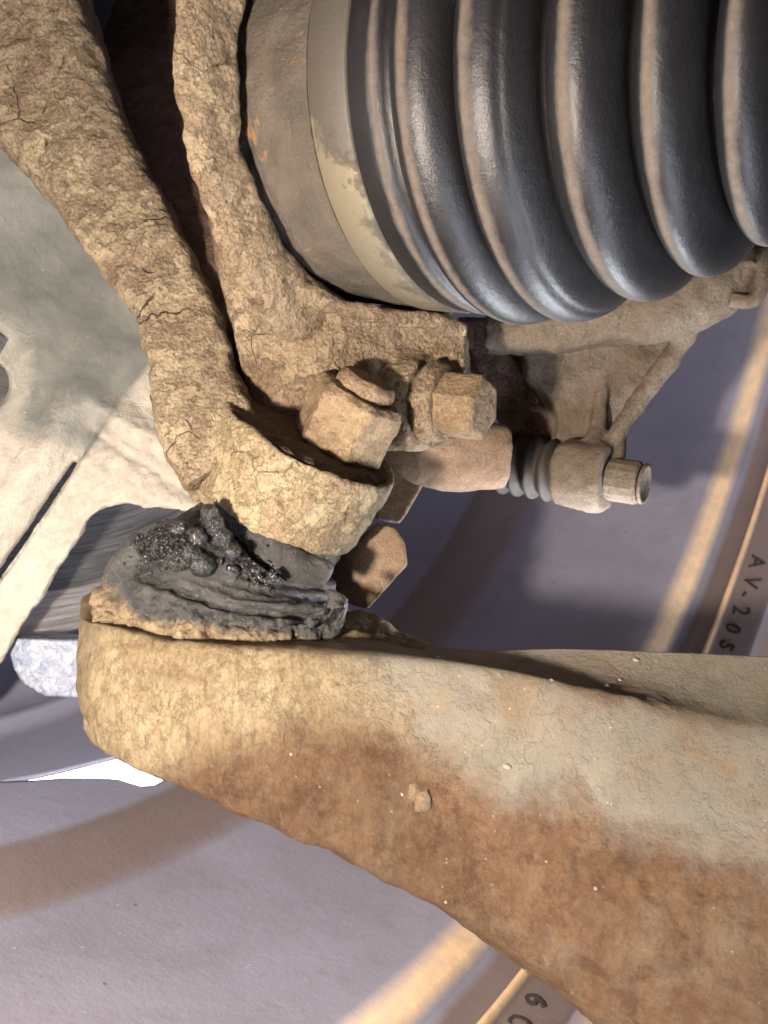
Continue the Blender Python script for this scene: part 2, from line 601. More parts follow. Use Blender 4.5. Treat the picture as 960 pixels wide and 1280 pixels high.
# ------------------------------------------------------------------ wheel
def build_wheel():
    th = thing('wheel', WC, 'grey painted wheel barrel curving round behind all the muddy parts', 'wheel')
    prof = [(-0.0130, .2535), (-0.0180, .2530), (-0.0225, .2485), (-0.0330, .2440), (-0.0400, .2425), (-0.0430, .2412), (-0.0436, .2402),
            (-0.0450, .2400), (-0.0540, .2390), (-0.0555, .2388), (-0.0564, .2376), (-0.0574, .2372), (-0.0582, .2386),
            (-0.0592, .2402), (-0.0640, .2396), (-0.0672, .2384), (-0.0700, .2362), (-0.0730, .2344), (-0.0770, .2333), (-0.0820, .2331), (-0.0900, .2334),
            (-0.1050, .2338), (-0.1250, .2341), (-0.1400, .2342), (-0.1460, .2338), (-0.1540, .2324), (-0.1620, .2312), (-0.1680, .2308), (-0.1720, .2308)]
    disc = [(-0.2120, .2310), (-0.2300, .2312), (-0.2355, .2310), (-0.2375, .2285), (-0.2400, .2275), (-0.2420, .2285), (-0.2500, .2260), (-0.2620, .2190), (-0.2720, .2050), (-0.2790, .1800), (-0.2830, .1400),
            (-0.2850, .0900), (-0.2850, .0500), (-0.2850, .0200)]
    deg = np.concatenate([np.arange(-104, -84, .25), np.arange(-84, 256, 1.0)])
    n = len(deg)
    ang = np.radians(deg)
    # window in the wheel beside a spoke: its two edges, by angle
    lo = np.interp(deg, [-99.9, -96, -93.8, -93.2, -92.8, -92, -87, -86], [-.2035, -.1953, -.1872, -.1840, -.1770, -.1745, -.1760, -.1800], left=-.2035, right=-.2035)
    lo = np.minimum(lo, -.1745)
    hi = np.interp(deg, [-99.9, -96.5, -93, -91, -87, -86], [-.2036, -.2012, -.1988, -.1968, -.1945, -.1940], left=-.2036, right=-.2036)
    rows = [(np.full(n, x), r) for x, r in prof] + [(lo + .0012, .2308), (lo, .2308), (hi, .2308), (hi - .0012, .2308)] + [(np.full(n, x), r) for x, r in disc]
    k0 = len(prof)
    op = (deg > -99.9) & (deg < -86)
    ca, sa = np.cos(ang), np.sin(ang)
    v, f = [], []
    for x, r in rows:
        v += list(WC + (x + .2)[:, None] * WA + r * (ca[:, None] * WE + sa[:, None] * WG))
    for j in range(len(rows) - 1):
        for i in range(n):
            if j == k0 + 1 and op[i] and op[(i + 1) % n]:
                continue
            a, b = j * n + i, j * n + (i + 1) % n
            f.append((a, b, b + n, a + n))
    mb = MB()
    mb.add(v, f)
    me = raw(mb, False)
    if np.mean([(Vector(tuple(WC)) - p.center).dot(p.normal) for p in me.polygons]) < 0:
        bm = bmesh.new()
        bm.from_mesh(me)
        bmesh.ops.reverse_faces(bm, faces=bm.faces)
        bm.to_mesh(me)
        bm.free()

    def glint(c):
        x = (c - WC) @ WA - .2
        return sstep(-.0762, -.0722, x) * (1 - sstep(-.0700, -.0672, x)) + (np.abs(x + .0569) < .0009) * .9 + sstep(-.0432, -.0428, x) * .5
    attr(me, 'glint', glint)  # warm highlights on the flare and thin edge, painted as colour
    attr(me, 'tint', lambda c: sstep(-.1745, -.1665, (c - WC) @ WA - .2) * (1 - sstep(-.150, -.140, (c - WC) @ WA - .2)) + .8 * sstep(-.0668, -.0655, (c - WC) @ WA - .2) * (1 - sstep(-.0436, -.0432, (c - WC) @ WA - .2)))  # brown reflection of the rusty arm painted on the slope, plus brown lettered band
    attr(me, 'blue_light', lambda c: 1 - sstep(-.176, -.168, (c - WC) @ WA - .2))  # bluish light on the outboard part, painted into the colour
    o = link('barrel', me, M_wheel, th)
    m = o.modifiers.new('thickness', 'SOLIDIFY')
    m.thickness = 0.0012
    m.offset = -1.0
    # stamped characters on the bead seat
    def word(txt, a_start, step, x0, h, R):
        for i, chx in enumerate(txt):
            if chx == ' ':
                continue
            cu = bpy.data.curves.new('t', 'FONT')
            cu.body = chx
            cu.size = h
            cu.align_x = 'CENTER'
            cu.offset = 0.00008
            to = bpy.data.objects.new('t', cu)
            COL.objects.link(to)
            dg = bpy.context.evaluated_depsgraph_get()
            tm = bpy.data.meshes.new_from_object(to.evaluated_get(dg))
            bpy.data.objects.remove(to)
            bm = bmesh.new()
            bm.from_mesh(tm)
            ge = bmesh.ops.extrude_face_region(bm, geom=bm.faces[:])
            for q in ge['geom']:
                if isinstance(q, bmesh.types.BMVert):
                    q.co.z += 0.0004
            bmesh.ops.recalc_face_normals(bm, faces=bm.faces)
            aa = a_start + step * i + rng.normal(0, .002)
            rz, sx, sy = rng.normal(0, .16), rng.uniform(.75, 1.1), rng.uniform(.8, 1.1)
            for q in bm.verts:
                x_, y_ = q.co.x * sx, q.co.y * sy + rng.normal(0, .00012)
                q.co.x, q.co.y = x_ * math.cos(rz) - y_ * math.sin(rz), x_ * math.sin(rz) + y_ * math.cos(rz)
            for q in bm.verts:
                # text x runs along the rim, text y points across it
                al = aa + q.co.x / R * (1 if step > 0 else -1)
                rr = R - q.co.z
                q.co = Vector(tuple(WC + WA * (x0 + q.co.y + .2) + rr * (math.cos(al) * WE + math.sin(al) * WG)))
            bmesh.ops.recalc_face_normals(bm, faces=bm.faces)
            bm.to_mesh(tm)
            bm.free()
            tag(link('stamped_character', tm, M_ink, th, smooth=False), None)
    word('AV-205', math.radians(-44.2), math.radians(-1.8), -0.0535, .0085, .2393)
    word('6C', math.radians(-90.2), math.radians(-1.6), -0.0535, .0075, .2393)
    return th


build_wheel()


# ------------------------------------------------------------------ bright daylight beyond the wheel
def build_opening():
    t = NT('daylight')
    t.b.inputs['Emission Color'].default_value = (1.0, .985, .93, 1)
    t.b.inputs['Emission Strength'].default_value = 5
    mb = MB()
    c = P(115, 978, .95)
    a, b = RT, nrm(np.cross(RT, nrm(c)))
    mb.add([c + a * x + b * y for x, y in ((-.3, -.2), (.3, -.2), (.3, .2), (-.3, .2))], [(0, 1, 2, 3)])
    tag(link('doorway', raw(mb), t.done((.8, .8, .8)), None, base=c), 'glaring white daylight opening seen through the sliver gap in the wheel', 'bright opening')


build_opening()


# ------------------------------------------------------------------ brake disc and the pale block
def build_disc():
    prof = [(-.2500, .100), (-.2500, .1630), (-.2490, .1645), (-.2400, .1645), (-.2388, .1635)]
    r = .1630
    while r > .098:                    # worn grooves turned into the face
        q = .00035 * rng.random() ** 2
        prof.append((-.2385 - q, r))
        r -= rng.uniform(.0004, .0010)
    prof += [(-.2440, .0975), (-.2440, .07)]
    mb = MB()
    mb.lathe(AX, (1, 0, 0), prof, 220, caps=False)
    me = raw(mb)
    attr(me, 'band', lambda c: sstep(.1475, .1490, np.hypot(c[:, 1] - YC, c[:, 2] - ZC)))
    attr(me, 'rad', lambda c: np.hypot(c[:, 1] - YC, c[:, 2] - ZC))
    o = link('brake_disc', me, M_disc, None, smooth=False, base=(-.2, YC, ZC))
    tag(o, 'brake disc face with worn horizontal streaks seen below the grey shield', 'brake disc')


build_disc()

mb = MB()
mb.slab([(8, 800), (16, 798), (125, 801), (125, 868), (90, 873), (55, 871), (28, 855), (16, 835), (11, 815)], .262, .012)
me = cast(mb, .0007, 3)
rough(me, [(.006, .0003, 3, 'n')])
tag(link('metal_block', me, M_galv, None, base=P(70, 840, .262)),
    'mottled pale blue metal block with rounded lower edge beneath the brake disc', 'metal block')


# ------------------------------------------------------------------ dust shield
def build_shield():
    def dep(u, v):
        return .262 + .00004 * (u - 100) + .00002 * (400 - v)
    mb = MB()
    mb.slab([(-160, 60), (40, 60), (100, 190), (165, 300), (215, 390), (250, 500), (290, 580), (290, 650), (250, 641), (200, 634), (150, 630), (128, 633), (108, 650), (85, 688), (60, 730), (30, 775), (0, 822), (-40, 885), (-160, 1000),
             (-120, 910), (-40, 785), (0, 722), (52, 648), (104, 566), (98, 562), (42, 643), (-8, 716), (-50, 775), (-160, 930)], dep, .0035)
    me = cast(mb, .00075, 3)
    n = len(me.vertices)
    co = np.empty(n * 3)
    me.vertices.foreach_get('co', co)
    co = co.reshape(-1, 3)
    uv, d = px(co)
    u, v = uv[:, 0], uv[:, 1]
    # pressed form: a domed upper field, a raised shoulder running along the slot and a rolled crease to the right
    dome = .012 * np.exp(-(((u - 120) / 110) ** 2 + ((v - 330) / 170) ** 2))
    ridge = -.007 * np.exp(-((((v - 500) - (u - 95) * -1.5) / 60) ** 2)) * sstep(160, 60, u)
    s = (v - 520) - (u - 100) * .62
    crease = -.0045 * np.exp(-((s + 26) / 22) ** 2) * sstep(80, 140, u) + .003 * np.exp(-((s - 8) / 12) ** 2) * sstep(90, 130, u)
    strip = .006 * sstep(0, 14, (v - 566) + (u - 102) * 1.5) * sstep(170, 60, u)
    hole = .010 * sstep(24, 14, np.hypot((u + 8) / 1.0, (v - 482) / 1.3))
    off = dome + ridge + crease + strip + hole
    co = co + (co / np.linalg.norm(co, axis=1)[:, None]) * off[:, None]
    me.vertices.foreach_set('co', co.ravel())
    me.update()
    rough(me, [(.012, .0004, 3, 'n')])
    rough(me, [(.006, .0006, 4, 'n'), (.0025, .0003, 3, 'n')], lambda c: sstep(-10, 30, (px(c)[0][:, 1] - 566) + (px(c)[0][:, 0] - 102) * 1.5))

    def dirt(c):
        uv, d = px(c)
        u, v = uv[:, 0], uv[:, 1]
        k = sstep(-20, 30, (v - 566) + (u - 102) * 1.5) * .75 + .55 * sstep(90, 10, u) * sstep(330, 430, v)
        k = np.maximum(k, .75 * sstep(540, 600, v - (u - 150) * .3))
        k = np.maximum(k, .42 * sstep(420, 520, v))
        return np.maximum(k, .22)
    attr(me, 'dirt', dirt)
    tag(link('dust_shield', me, M_shield, None, base=P(100, 400, .265)),
        'grey pressed steel dust shield with a slot and dirt crusted edge left of the neck', 'dust shield')


build_shield()


# ------------------------------------------------------------------ steering knuckle
def build_knuckle():
    th = thing('steering_knuckle', P(330, 450, .225), 'mud caked cast steering knuckle with a thick neck running down to the ball joint', 'steering knuckle')
    # the neck, from the top left down to the boss
    mb = MB()
    mb.tube([(-70, -90, .272, 130), (-8, 0, .262, 110), (42, 92, .250, 92), (100, 190, .240, 70), (160, 285, .231, 58), (212, 370, .224, 53), (240, 450, .217, 52), (258, 520, .212, 58), (290, 590, .208, 62)],
            44, 60, 4.2, .62)
    me = cast(mb, .0008, 4)
    rough(me, [(.030, .0016, 3, 'n'), (.008, .0010, 4, 'n'), (.0035, .00035, 3, 'n')])
    tag(link('neck', me, M_neck, th), None)
    mb = MB()
    # web between neck and hub body
    mb.tube([(140, -70, .345, 210), (180, 80, .335, 140), (210, 200, .280, 84), (234, 300, .246, 56), (270, 395, .228, 38), (300, 470, .226, 30), (330, 520, .222, 20)], 24, 40, 2.3, .5)
    me = cast(mb, .0010, 4)
    rough(me, [(.020, .0010, 3, 'n'), (.006, .0006, 4, 'n')])
    link('web', me, M_shaded, th)
    # hub ring round the drive joint and the lump of the body beneath it
    mb = MB()
    prof = [(-.1475, .0510), (-.1450, .0560), (-.1425, .0612), (-.1395, .0645), (-.1372, .0640), (-.1352, .0612), (-.1346, .0570), (-.1342, .0520), (-.1348, .0503), (-.1475, .0498)]
    ang = np.linspace(0, 2 * np.pi, 96, endpoint=False)
    e = nrm(np.cross(CVD, (0, 0, 1.)))
    g = np.cross(e, CVD)
    rings = [AX + CVD * s + r * (np.cos(ang)[:, None] * e + np.sin(ang)[:, None] * g) for s, r in prof + prof[:1]]
    mb.loft(rings, True, False)
    bd = lambda u, v: .191 + .024 * float(sstep(200, 420, v)) + .012 * float(sstep(380, 580, u)) + .006 * float(sstep(455, 540, v))
    poly = [(246, 170), (262, 262), (276, 330), (292, 400), (306, 462), (316, 520), (345, 560), (420, 575), (500, 560), (560, 545), (578, 520), (584, 450), (580, 405), (520, 395), (450, 385), (395, 355), (352, 310), (322, 250), (304, 170)]
    dense = []
    for i in range(len(poly)):
        p, q = np.array(poly[i]), np.array(poly[(i + 1) % len(poly)])
        for t in np.linspace(0, 1, 5)[:-1]:
            dense.append(tuple(p + (q - p) * t))
    # several stacked strips so that the front follows the depth law
    bm0 = bmesh.new()
    vs = [bm0.verts.new((u, v, 0)) for u, v in dense]
    bm0.faces.new(vs)
    bmesh.ops.triangulate(bm0, faces=bm0.faces)
    for _ in range(4):
        bmesh.ops.subdivide_edges(bm0, edges=[e for e in bm0.edges if e.calc_length() > 16], cuts=1)
        bmesh.ops.triangulate(bm0, faces=bm0.faces)
    bm0.verts.index_update()
    fr = [P(q.co.x, q.co.y, bd(q.co.x, q.co.y)) for q in bm0.verts]
    bk = [P(q.co.x, q.co.y, bd(q.co.x, q.co.y) + .030) for q in bm0.verts]
    n0 = len(fr)
    fc = [[q.index for q in f.verts] for f in bm0.faces]
    sd = [[e.verts[0].index, e.verts[1].index] for e in bm0.edges if e.is_boundary]
    mb.add(fr + bk, fc + [[i + n0 for i in f[::-1]] for f in fc] + [[i, j, j + n0, i + n0] for i, j in sd])
    bm0.free()
    mb.tube([(338, 318, .204, 9), (352, 342, .206, 11), (392, 370, .210, 12), (450, 388, .215, 12), (520, 400, .220, 12), (582, 412, .225, 11)], 14, 40)
    mb.lathe(P(556, 505, .224), (1, 0, 0), [(-.030, .0138), (-.008, .0134), (-.0052, .0126), (-.005, .002)], 40)
    me = cast(mb, .0008, 6)
    rough(me, [(.028, .0014, 3, 'n'), (.007, .0007, 4, 'n'), (.0032, .00028, 3, 'n')])
    link('hub_casting', me, M_cast, th)
    mb = MB()
    mb.tube([(480, 520, .246, 40), (530, 556, .247, 50), (580, 568, .249, 48), (632, 572, .251, 40)], 24, 24, 2.2, .7)
    me = cast(mb, .0008, 8)
    rough(me, [(.018, .0008, 3, 'n'), (.005, .0003, 4, 'n')])
    link('caliper_lug', me, M_brown, th)
    # boss that clamps the ball joint stud
    n_ax = nrm(RT * .46 + UP * .86 * .97 - FW * .30)
    global NAX
    NAX = n_ax
    mb = MB()
    c = P(392, 546, .213)
    mb.lathe(c, n_ax, [(-.0235, .0205), (-.0215, .0225), (-.0015, .0240), (-.0003, .0236), (0, .0228), (-.0010, .0216), (-.0010, .001)], 48, ref=FW)
    mb.tube([(250, 520, .214, 60), (270, 560, .213, 55), (300, 600, .213, 52), (330, 628, .214, 46)], 24, 20, 2.4, .7)
    me = cast(mb, .0006, 3)
    rough(me, [(.020, .0009, 3, 'n'), (.005, .0006, 4, 'n'), (.0024, .00022, 3, 'n')])
    attr(me, 'dust', lambda q: np.zeros(len(q)))
    link('clamp_boss', me, M_plate, th)
    # oily dirt lying in the spot face
    mb = MB()
    mb.lathe(c - n_ax * .0022, n_ax, [(0, .0218), (.0020, .0215), (.0023, .010), (.0023, .001)], 40, ref=FW)
    me = cast(mb, .0006, 2)
    rough(me, [(.004, .0006, 3, 'n')])
    link('spot_face', me, M_wetdark, th)
    # brown stop block behind the boss
    mb = MB()
    mb.slab([(400, 715), (470, 655), (494, 660), (506, 682), (508, 706), (460, 762), (430, 752)], .226, .014)
    mb.slab([(462, 585), (500, 566), (535, 596), (500, 655), (470, 650)], .246, .008)
    me = cast(mb, .0007, 4)
    rough(me, [(.012, .0006, 3, 'n'), (.004, .0002, 3, 'n')])
    link('steering_stop', me, M_brown, th)
    return th, c, n_ax


KN, BOSS, NAX = build_knuckle()


# ------------------------------------------------------------------ ball joint
def hexa(mb, c, axis, h, rc, spin=0.0, chamfer=.12, ref=None, seg=6):
    a = nrm(axis)
    e = nrm(np.cross(a, ref if ref is not None else FW))
    g = np.cross(e, a)
    rings = []
    for s, k in ((0, .97), (h * .06, 1), (h * (1 - chamfer), 1), (h, .86)):
        rings.append([c + a * s + rc * k * (math.cos(spin + i * 2 * math.pi / seg) * e + math.sin(spin + i * 2 * math.pi / seg) * g) for i in range(seg)])
    mb.loft(rings)


def build_ball_joint():
    th = thing('ball_joint', P(290, 800, .215), 'ball joint with a torn black rubber boot leaking grease under the boss', 'ball joint')
    # boot: a collapsed dome, folds run round it
    keys = [  # u, v, depth, radius px, tilt of its axis
        (284, 812, .214, 140, .10), (282, 790, .213, 150, .10), (278, 772, .212, 157, .12), (279, 757, .211, 150, .14), (281, 749, .211, 153, .16), (285, 736, .210, 143, .18), (290, 727, .210, 146, .22),
        (296, 712, .210, 128, .28), (303, 702, .210, 126, .34), (315, 690, .211, 108, .40), (330, 676, .212, 96, .46), (345, 660, .213, 90, .5), (356, 640, .214, 84, .5)]
    k = cr(keys, 150)
    folds = [(.08, .07), (.16, .10), (.24, .08), (.32, .11), (.40, .09), (.48, .10), (.57, .08), (.66, .08), (.75, .05), (.84, .04)]
    mb = MB()
    rings = []
    ang = np.linspace(0, 2 * np.pi, 120, endpoint=False)
    for j, (u, v, d, r, tl) in enumerate(k):
        tt = j / 149
        ax = nrm(RT * math.sin(tl) + UP * math.cos(tl) - FW * .22)
        e = nrm(np.cross(ax, FW))
        g = np.cross(e, ax)
        rr = r * d / FP
        wob = 1 + .03 * np.sin(ang * 3 + v * .02) + .02 * np.sin(ang * 7 + v * .05)
        for q, (t0, dp) in enumerate(folds):
            amp = np.clip(np.array([noise.noise(Vector((math.cos(a) * 1.6, math.sin(a) * 1.6, q * 3.1))) for a in ang]) * 1.6 + .55, 0, 1)
            sh = t0 + .012 * np.sin(ang * 2 + q * 1.7)
            wob = wob - dp * amp * np.exp(-((tt - sh) / .017) ** 2)
        rings.append(P(u, v, d + .004) + (rr * wob)[:, None] * (np.cos(ang)[:, None] * e + .95 * np.sin(ang)[:, None] * g))
    mb.loft(rings)
    # wrinkles laid over the dome, found by sighting onto it
    tmpo = link('tmp_dome', raw(mb), M_jb, None)
    bpy.context.view_layer.update()

    def seat(u, v):
        ok, hit, hn, _ = tmpo.ray_cast(Vector((0, 0, 0)), Vector(tuple(nrm(P(u, v, 1.0)))))
        return float(np.array(hit) @ FW) if ok else None
    arcs = [[(150, 722), (200, 742), (270, 765), (340, 780), (415, 786)], [(165, 705), (220, 728), (290, 752), (360, 768), (425, 774)], [(190, 704), (245, 722), (310, 742), (370, 755), (428, 760)],
            [(240, 708), (300, 727), (350, 740), (420, 746)], [(300, 712), (350, 726), (415, 733)], [(175, 752), (240, 775), (300, 788), (380, 796)]]
    for arc in arcs:
        sp = []
        for u, v in cr(arc, 22):
            d = seat(u, v + rng.normal(0, 1.2))
            if d:
                sp.append((u, v, d + .0004, rng.uniform(4.5, 8.0)))
        if len(sp) > 4:
            mb.tube(sp, 10, 60)
    bpy.data.objects.remove(tmpo)
    # sagging lobe where the boot has split on the left
    mb.tube([(138, 735, .200, 14), (165, 700, .198, 24), (200, 680, .196, 27), (232, 680, .196, 27), (262, 700, .196, 22), (300, 722, .195, 12)], 20, 40)
    mb.tube([(120, 745, .204, 10), (160, 762, .196, 10), (230, 782, .190, 9), (320, 796, .189, 9), (410, 786, .194, 8)], 12, 40)
    mb.tube([(150, 712, .201, 5), (220, 735, .1935, 6), (300, 752, .191, 6), (390, 762, .195, 5)], 10, 40)
    mb.tube([(200, 716, .1955, 4), (270, 742, .192, 5), (340, 758, .192, 5), (420, 764, .198, 4)], 10, 40)
    me = cast(mb, .00042, 1)
    rough(me, [(.014, .0006, 4, 'n'), (.004, .0004, 4, 'n')])
    rough(me, [(.0028, .0016, 4, 'n')], lambda c: sstep(-22, 14, px(c)[0][:, 1] - (757 + (px(c)[0][:, 0] - 130) * .11)))

    def dust(c):
        uv, d = px(c)
        u, v = uv[:, 0], uv[:, 1]
        low = (v - (757 + (u - 130) * .11))
        return np.clip(sstep(-28, 46, low) * 1.0 + .6 * sstep(190, 120, u) * sstep(690, 730, v), 0, 1)
    attr(me, 'dust', dust)

    def wet(c):
        uv, d = px(c)
        u, v = uv[:, 0], uv[:, 1]
        return np.clip(np.exp(-(((u - 212) / 52) ** 2 + ((v - 680) / 26) ** 2)) + .8 * np.exp(-((((v - 640) - (u - 255) * 1.0) / 26) ** 2)) * sstep(235, 260, u) * (1 - sstep(330, 360, u)), 0, 1)
    attr(me, 'wet', wet)
    link('boot', me, M_jb, th)
    # torn rim still stuck under the boss
    mb = MB()
    mb.tube([(258, 628, .196, 6), (262, 648, .196, 12), (275, 672, .195, 15), (298, 698, .195, 14), (325, 716, .195, 9), (350, 728, .196, 4)], 16, 36, 2.0, .6)
    mb.tube([(262, 636, .200, 12), (310, 676, .200, 22), (360, 704, .200, 24), (410, 722, .203, 18)], 16, 30, 2.0, .5)
    me = cast(mb, .0005, 2)
    rough(me, [(.006, .0007, 3, 'n')])
    attr(me, 'dust', lambda c: np.zeros(len(c)))
    attr(me, 'wet', lambda c: .75 * (1 - sstep(300, 350, px(c)[0][:, 0])) * (1 - sstep(-4, 14, (px(c)[0][:, 0] - 262) * .95 - (px(c)[0][:, 1] - 640))))
    link('torn_rim', me, M_jb, th)
    # curl of rubber at the right end
    mb = MB()
    mb.tube([(398, 800, .195, 8), (416, 782, .193, 13), (421, 760, .193, 12), (413, 745, .194, 8), (405, 738, .196, 4)], 14, 30, 2.0, .45)
    mb.tube([(360, 796, .193, 5), (385, 780, .191, 6), (408, 762, .190, 5)], 10, 20)
    me = cast(mb, .0005, 1)
    rough(me, [(.006, .0012, 4, 'n')])
    attr(me, 'dust', lambda c: np.full(len(c), .25))
    attr(me, 'wet', lambda c: np.full(len(c), .42))
    link('rubber_curl', me, M_jb, th)
    # grease squeezed out along the split
    mb = MB()
    path = cr([(172, 705), (190, 682), (212, 664), (236, 664), (250, 690), (268, 702), (292, 716), (322, 724), (345, 735)], 60)
    for i in range(34):
        u, v = path[int(rng.integers(0, 60))]
        u += rng.normal(0, 5)
        v += rng.normal(0, 5)
        mb.ball(P(u, v, .1925 + rng.normal(0, .0006)), rng.uniform(.0005, .0012))
    for u, v, r in ((222, 700, .0030), (252, 706, .0030), (240, 690, .0022), (262, 640, .0022), (268, 655, .0024), (278, 672, .0022), (290, 690, .0022)):
        mb.ball(P(u, v, .1915), r)
    me = cast(mb, .00042, 1)
    rough(me, [(.003, .0004, 2, 'n')])
    link('grease', me, M_grease, th)
    mb = MB()
    bv = bpy.context.evaluated_depsgraph_get()
    for i in range(420):
        if rng.random() < .55:
            u, v = 205 + rng.normal(0, 26), 684 + rng.normal(0, 16)
        else:
            q = rng.random()
            u, v = 255 + 80 * q + rng.normal(0, 8), 640 + 85 * q + rng.normal(0, 8)
        o, dv = Vector((0, 0, 0)), Vector(tuple(nrm(P(u, v, 1.0))))
        ok, hit, hn, _, ob, _ = S.ray_cast(bv, o, dv)
        if ok and ob.name.split('.')[0] in ('boot', 'torn_rim', 'grease'):
            mb.ball(np.array(hit), rng.uniform(.00018, .00045))
    gl = tag(link('grease_drops', raw(mb), M_grease, th), None, None, 'stuff')
    mb = MB()
    mb.ball(P(248, 672, .192), .0024)
    link('grease_bubble', raw(mb), M_grease, th)
    # nut and stud
    mb = MB()
    nc = BOSS - NAX * .001 + RT * .0058 - UP * .0015 + FW * .0020
    hexa(mb, nc, NAX, .0158, .0126, math.radians(66), .10)
    me = cast(mb, .0004, 2)
    rough(me, [(.010, .0006, 3, 'n'), (.003, .0003, 3, 'n')])
    nut = link('nut', me, M_rustnut, th)
    mb = MB()
    mb.lathe(nc + NAX * .0145, NAX, [(0, .0078), (.0012, .0072), (.0020, .0078), (.0042, .0076), (.0054, .0064), (.0056, .0005)], 28, ref=FW)
    me = cast(mb, .0004, 2)
    rough(me, [(.003, .0003, 3, 'n')])
    me.transform(Matrix.Translation(-th.matrix_world.translation))
    o = link('stud_end', me, M_rustnut, None, base=(0, 0, 0))
    o.parent = nut
    mb = MB()
    mb.lathe(nc + NAX * -.03, NAX, [(0, .0070), (.028, .0072)], 28, ref=FW)
    link('stud', raw(mb), M_rustnut, th)


build_ball_joint()


# ------------------------------------------------------------------ lower control arm
def build_arm():
    th = thing('control_arm', P(520, 960, .165), 'wide rusty pressed steel control arm reaching from lower left to the right edge', 'control arm')
    N = 420
    crest = cr([(101, 792, .226), (104, 775, .204), (140, 781, .190), (210, 798, .184), (300, 808, .180), (430, 814, .179), (560, 824, .177), (680, 845, .174), (790, 872, .171), (890, 896, .168), (990, 918, .165), (1100, 950, .162)], N)
    bott = cr([(103, 900, .226), (105, 905, .204), (122, 945, .193), (185, 979, .188), (275, 1018, .182), (380, 1066, .177), (480, 1118, .173), (580, 1178, .168), (690, 1258, .163), (800, 1345, .158), (930, 1450, .153), (1080, 1560, .150)], N)
    far = cr([(101, 760, .250), (104, 745, .245), (140, 740, .245), (210, 745, .245), (300, 750, .245), (405, 745, .243), (470, 785, .232), (570, 811, .202), (700, 811, .193), (830, 815, .186), (960, 821, .181), (1080, 826, .177)], N)
    C3 = np.array([P(*q) for q in crest])
    B3 = np.array([P(*q) for q in bott])
    F3 = np.array([P(*q) for q in far])
    M1, M2 = 160, 70
    grid = []
    for i in range(N):
        t = np.linspace(0, 1, M1)
        H = np.linalg.norm(C3[i] - B3[i])
        end = sstep(0, 30, i)
        out = (np.sin(np.pi * np.clip(t, 0, 1)) ** .7) * .11 * H * end
        q = B3[i] + (C3[i] - B3[i]) * t[:, None]
        nrm_out = nrm(np.cross(np.gradient(C3, axis=0)[i], C3[i] - B3[i]))
        if nrm_out @ FW > 0:
            nrm_out = -nrm_out
        q = q - FW * out[:, None] * .9
        # rolled lower edge
        q = q + FW * (.006 * np.exp(-(t / .05) ** 2))[:, None]
        t2 = np.linspace(0, 1, M2)[1:]
        q2 = C3[i] + (F3[i] - C3[i]) * t2[:, None]
        q2 = q2 - UP * (.0016 * np.sin(np.pi * t2) * end)[:, None]
        low = np.array([B3[i] + FW * s - UP * 0 for s in (.020, .014, .010)])
        q = np.vstack([low, q, q2])
        grid.append(q)
    g = np.array(grid)
    # soften the crest across the section
    for _ in range(16):
        g[:, 1:-1] = .25 * g[:, :-2] + .5 * g[:, 1:-1] + .25 * g[:, 2:]
    for _ in range(14):
        g[1:-1] = .25 * g[:-2] + .5 * g[1:-1] + .25 * g[2:]
    n, m = g.shape[:2]
    f = [(i * m + j, (i + 1) * m + j, (i + 1) * m + j + 1, i * m + j + 1) for i in range(n - 1) for j in range(m - 1)]
    # close the left end so that it reads as a folded wall
    me = bpy.data.meshes.new('arm')
    me.from_pydata([tuple(p) for p in g.reshape(-1, 3)], [], f)
    me.update()
    flip = np.mean([(Vector(tuple(FW)).dot(p.normal)) for p in me.polygons]) > 0
    if flip:
        bm = bmesh.new()
        bm.from_mesh(me)
        bmesh.ops.reverse_faces(bm, faces=bm.faces)
        bm.to_mesh(me)
        bm.free()
        me.update()

    def rust(c):
        uv, d = px(c)
        u, v = uv[:, 0], uv[:, 1]
        line = np.interp(u, [60, 180, 300, 420, 520, 640, 740, 860, 960, 1100], [1010, 960, 900, 880, 915, 985, 1000, 1060, 1085, 1130])
        k = sstep(-45, 70, v - line)
        # soft brown shade on the rolled crest at the right, painted as rust
        k = np.maximum(k, .52 * np.exp(-(((u - 790) / 120) ** 2 + ((v - 872 - (u - 790) * .25) / 26) ** 2)))
        return k

    def grey(c):
        uv, d = px(c)
        u, v = uv[:, 0], uv[:, 1]
        return sstep(330, 560, u + (860 - v) * .6)
    attr(me, 'rust', rust)
    attr(me, 'grey', grey)
    rough(me, [(.030, .0010, 3, 'n'), (.008, .0005, 4, 'n')], lambda c: 1 - .85 * sstep(300, 520, px(c)[0][:, 0]))
    rough(me, [(.0045, .0006, 5, 'n'), (.016, .0006, 4, 'n')], lambda c: np.maximum(rust(c), .55 * (1 - grey(c))) * sstep(2, 30, px(c)[0][:, 1] - 826))
    o = link('pressing', me, M_arm, th)
    s = o.modifiers.new('thickness', 'SOLIDIFY')
    s.thickness = .003
    s.offset = -1
    # dried mud flakes and grit stuck to the front face
    dg = bpy.context.evaluated_depsgraph_get()

    def on_arm(u, v):
        ok, hit, hn, _, ob, _ = S.ray_cast(dg, Vector((0, 0, 0)), Vector(tuple(nrm(P(u, v, 1.0)))))
        if not ok or ob.name.split('.')[0] != 'pressing':
            return None, None
        return np.array(hit), np.array(hn if hn.dot(hit) < 0 else -hn)

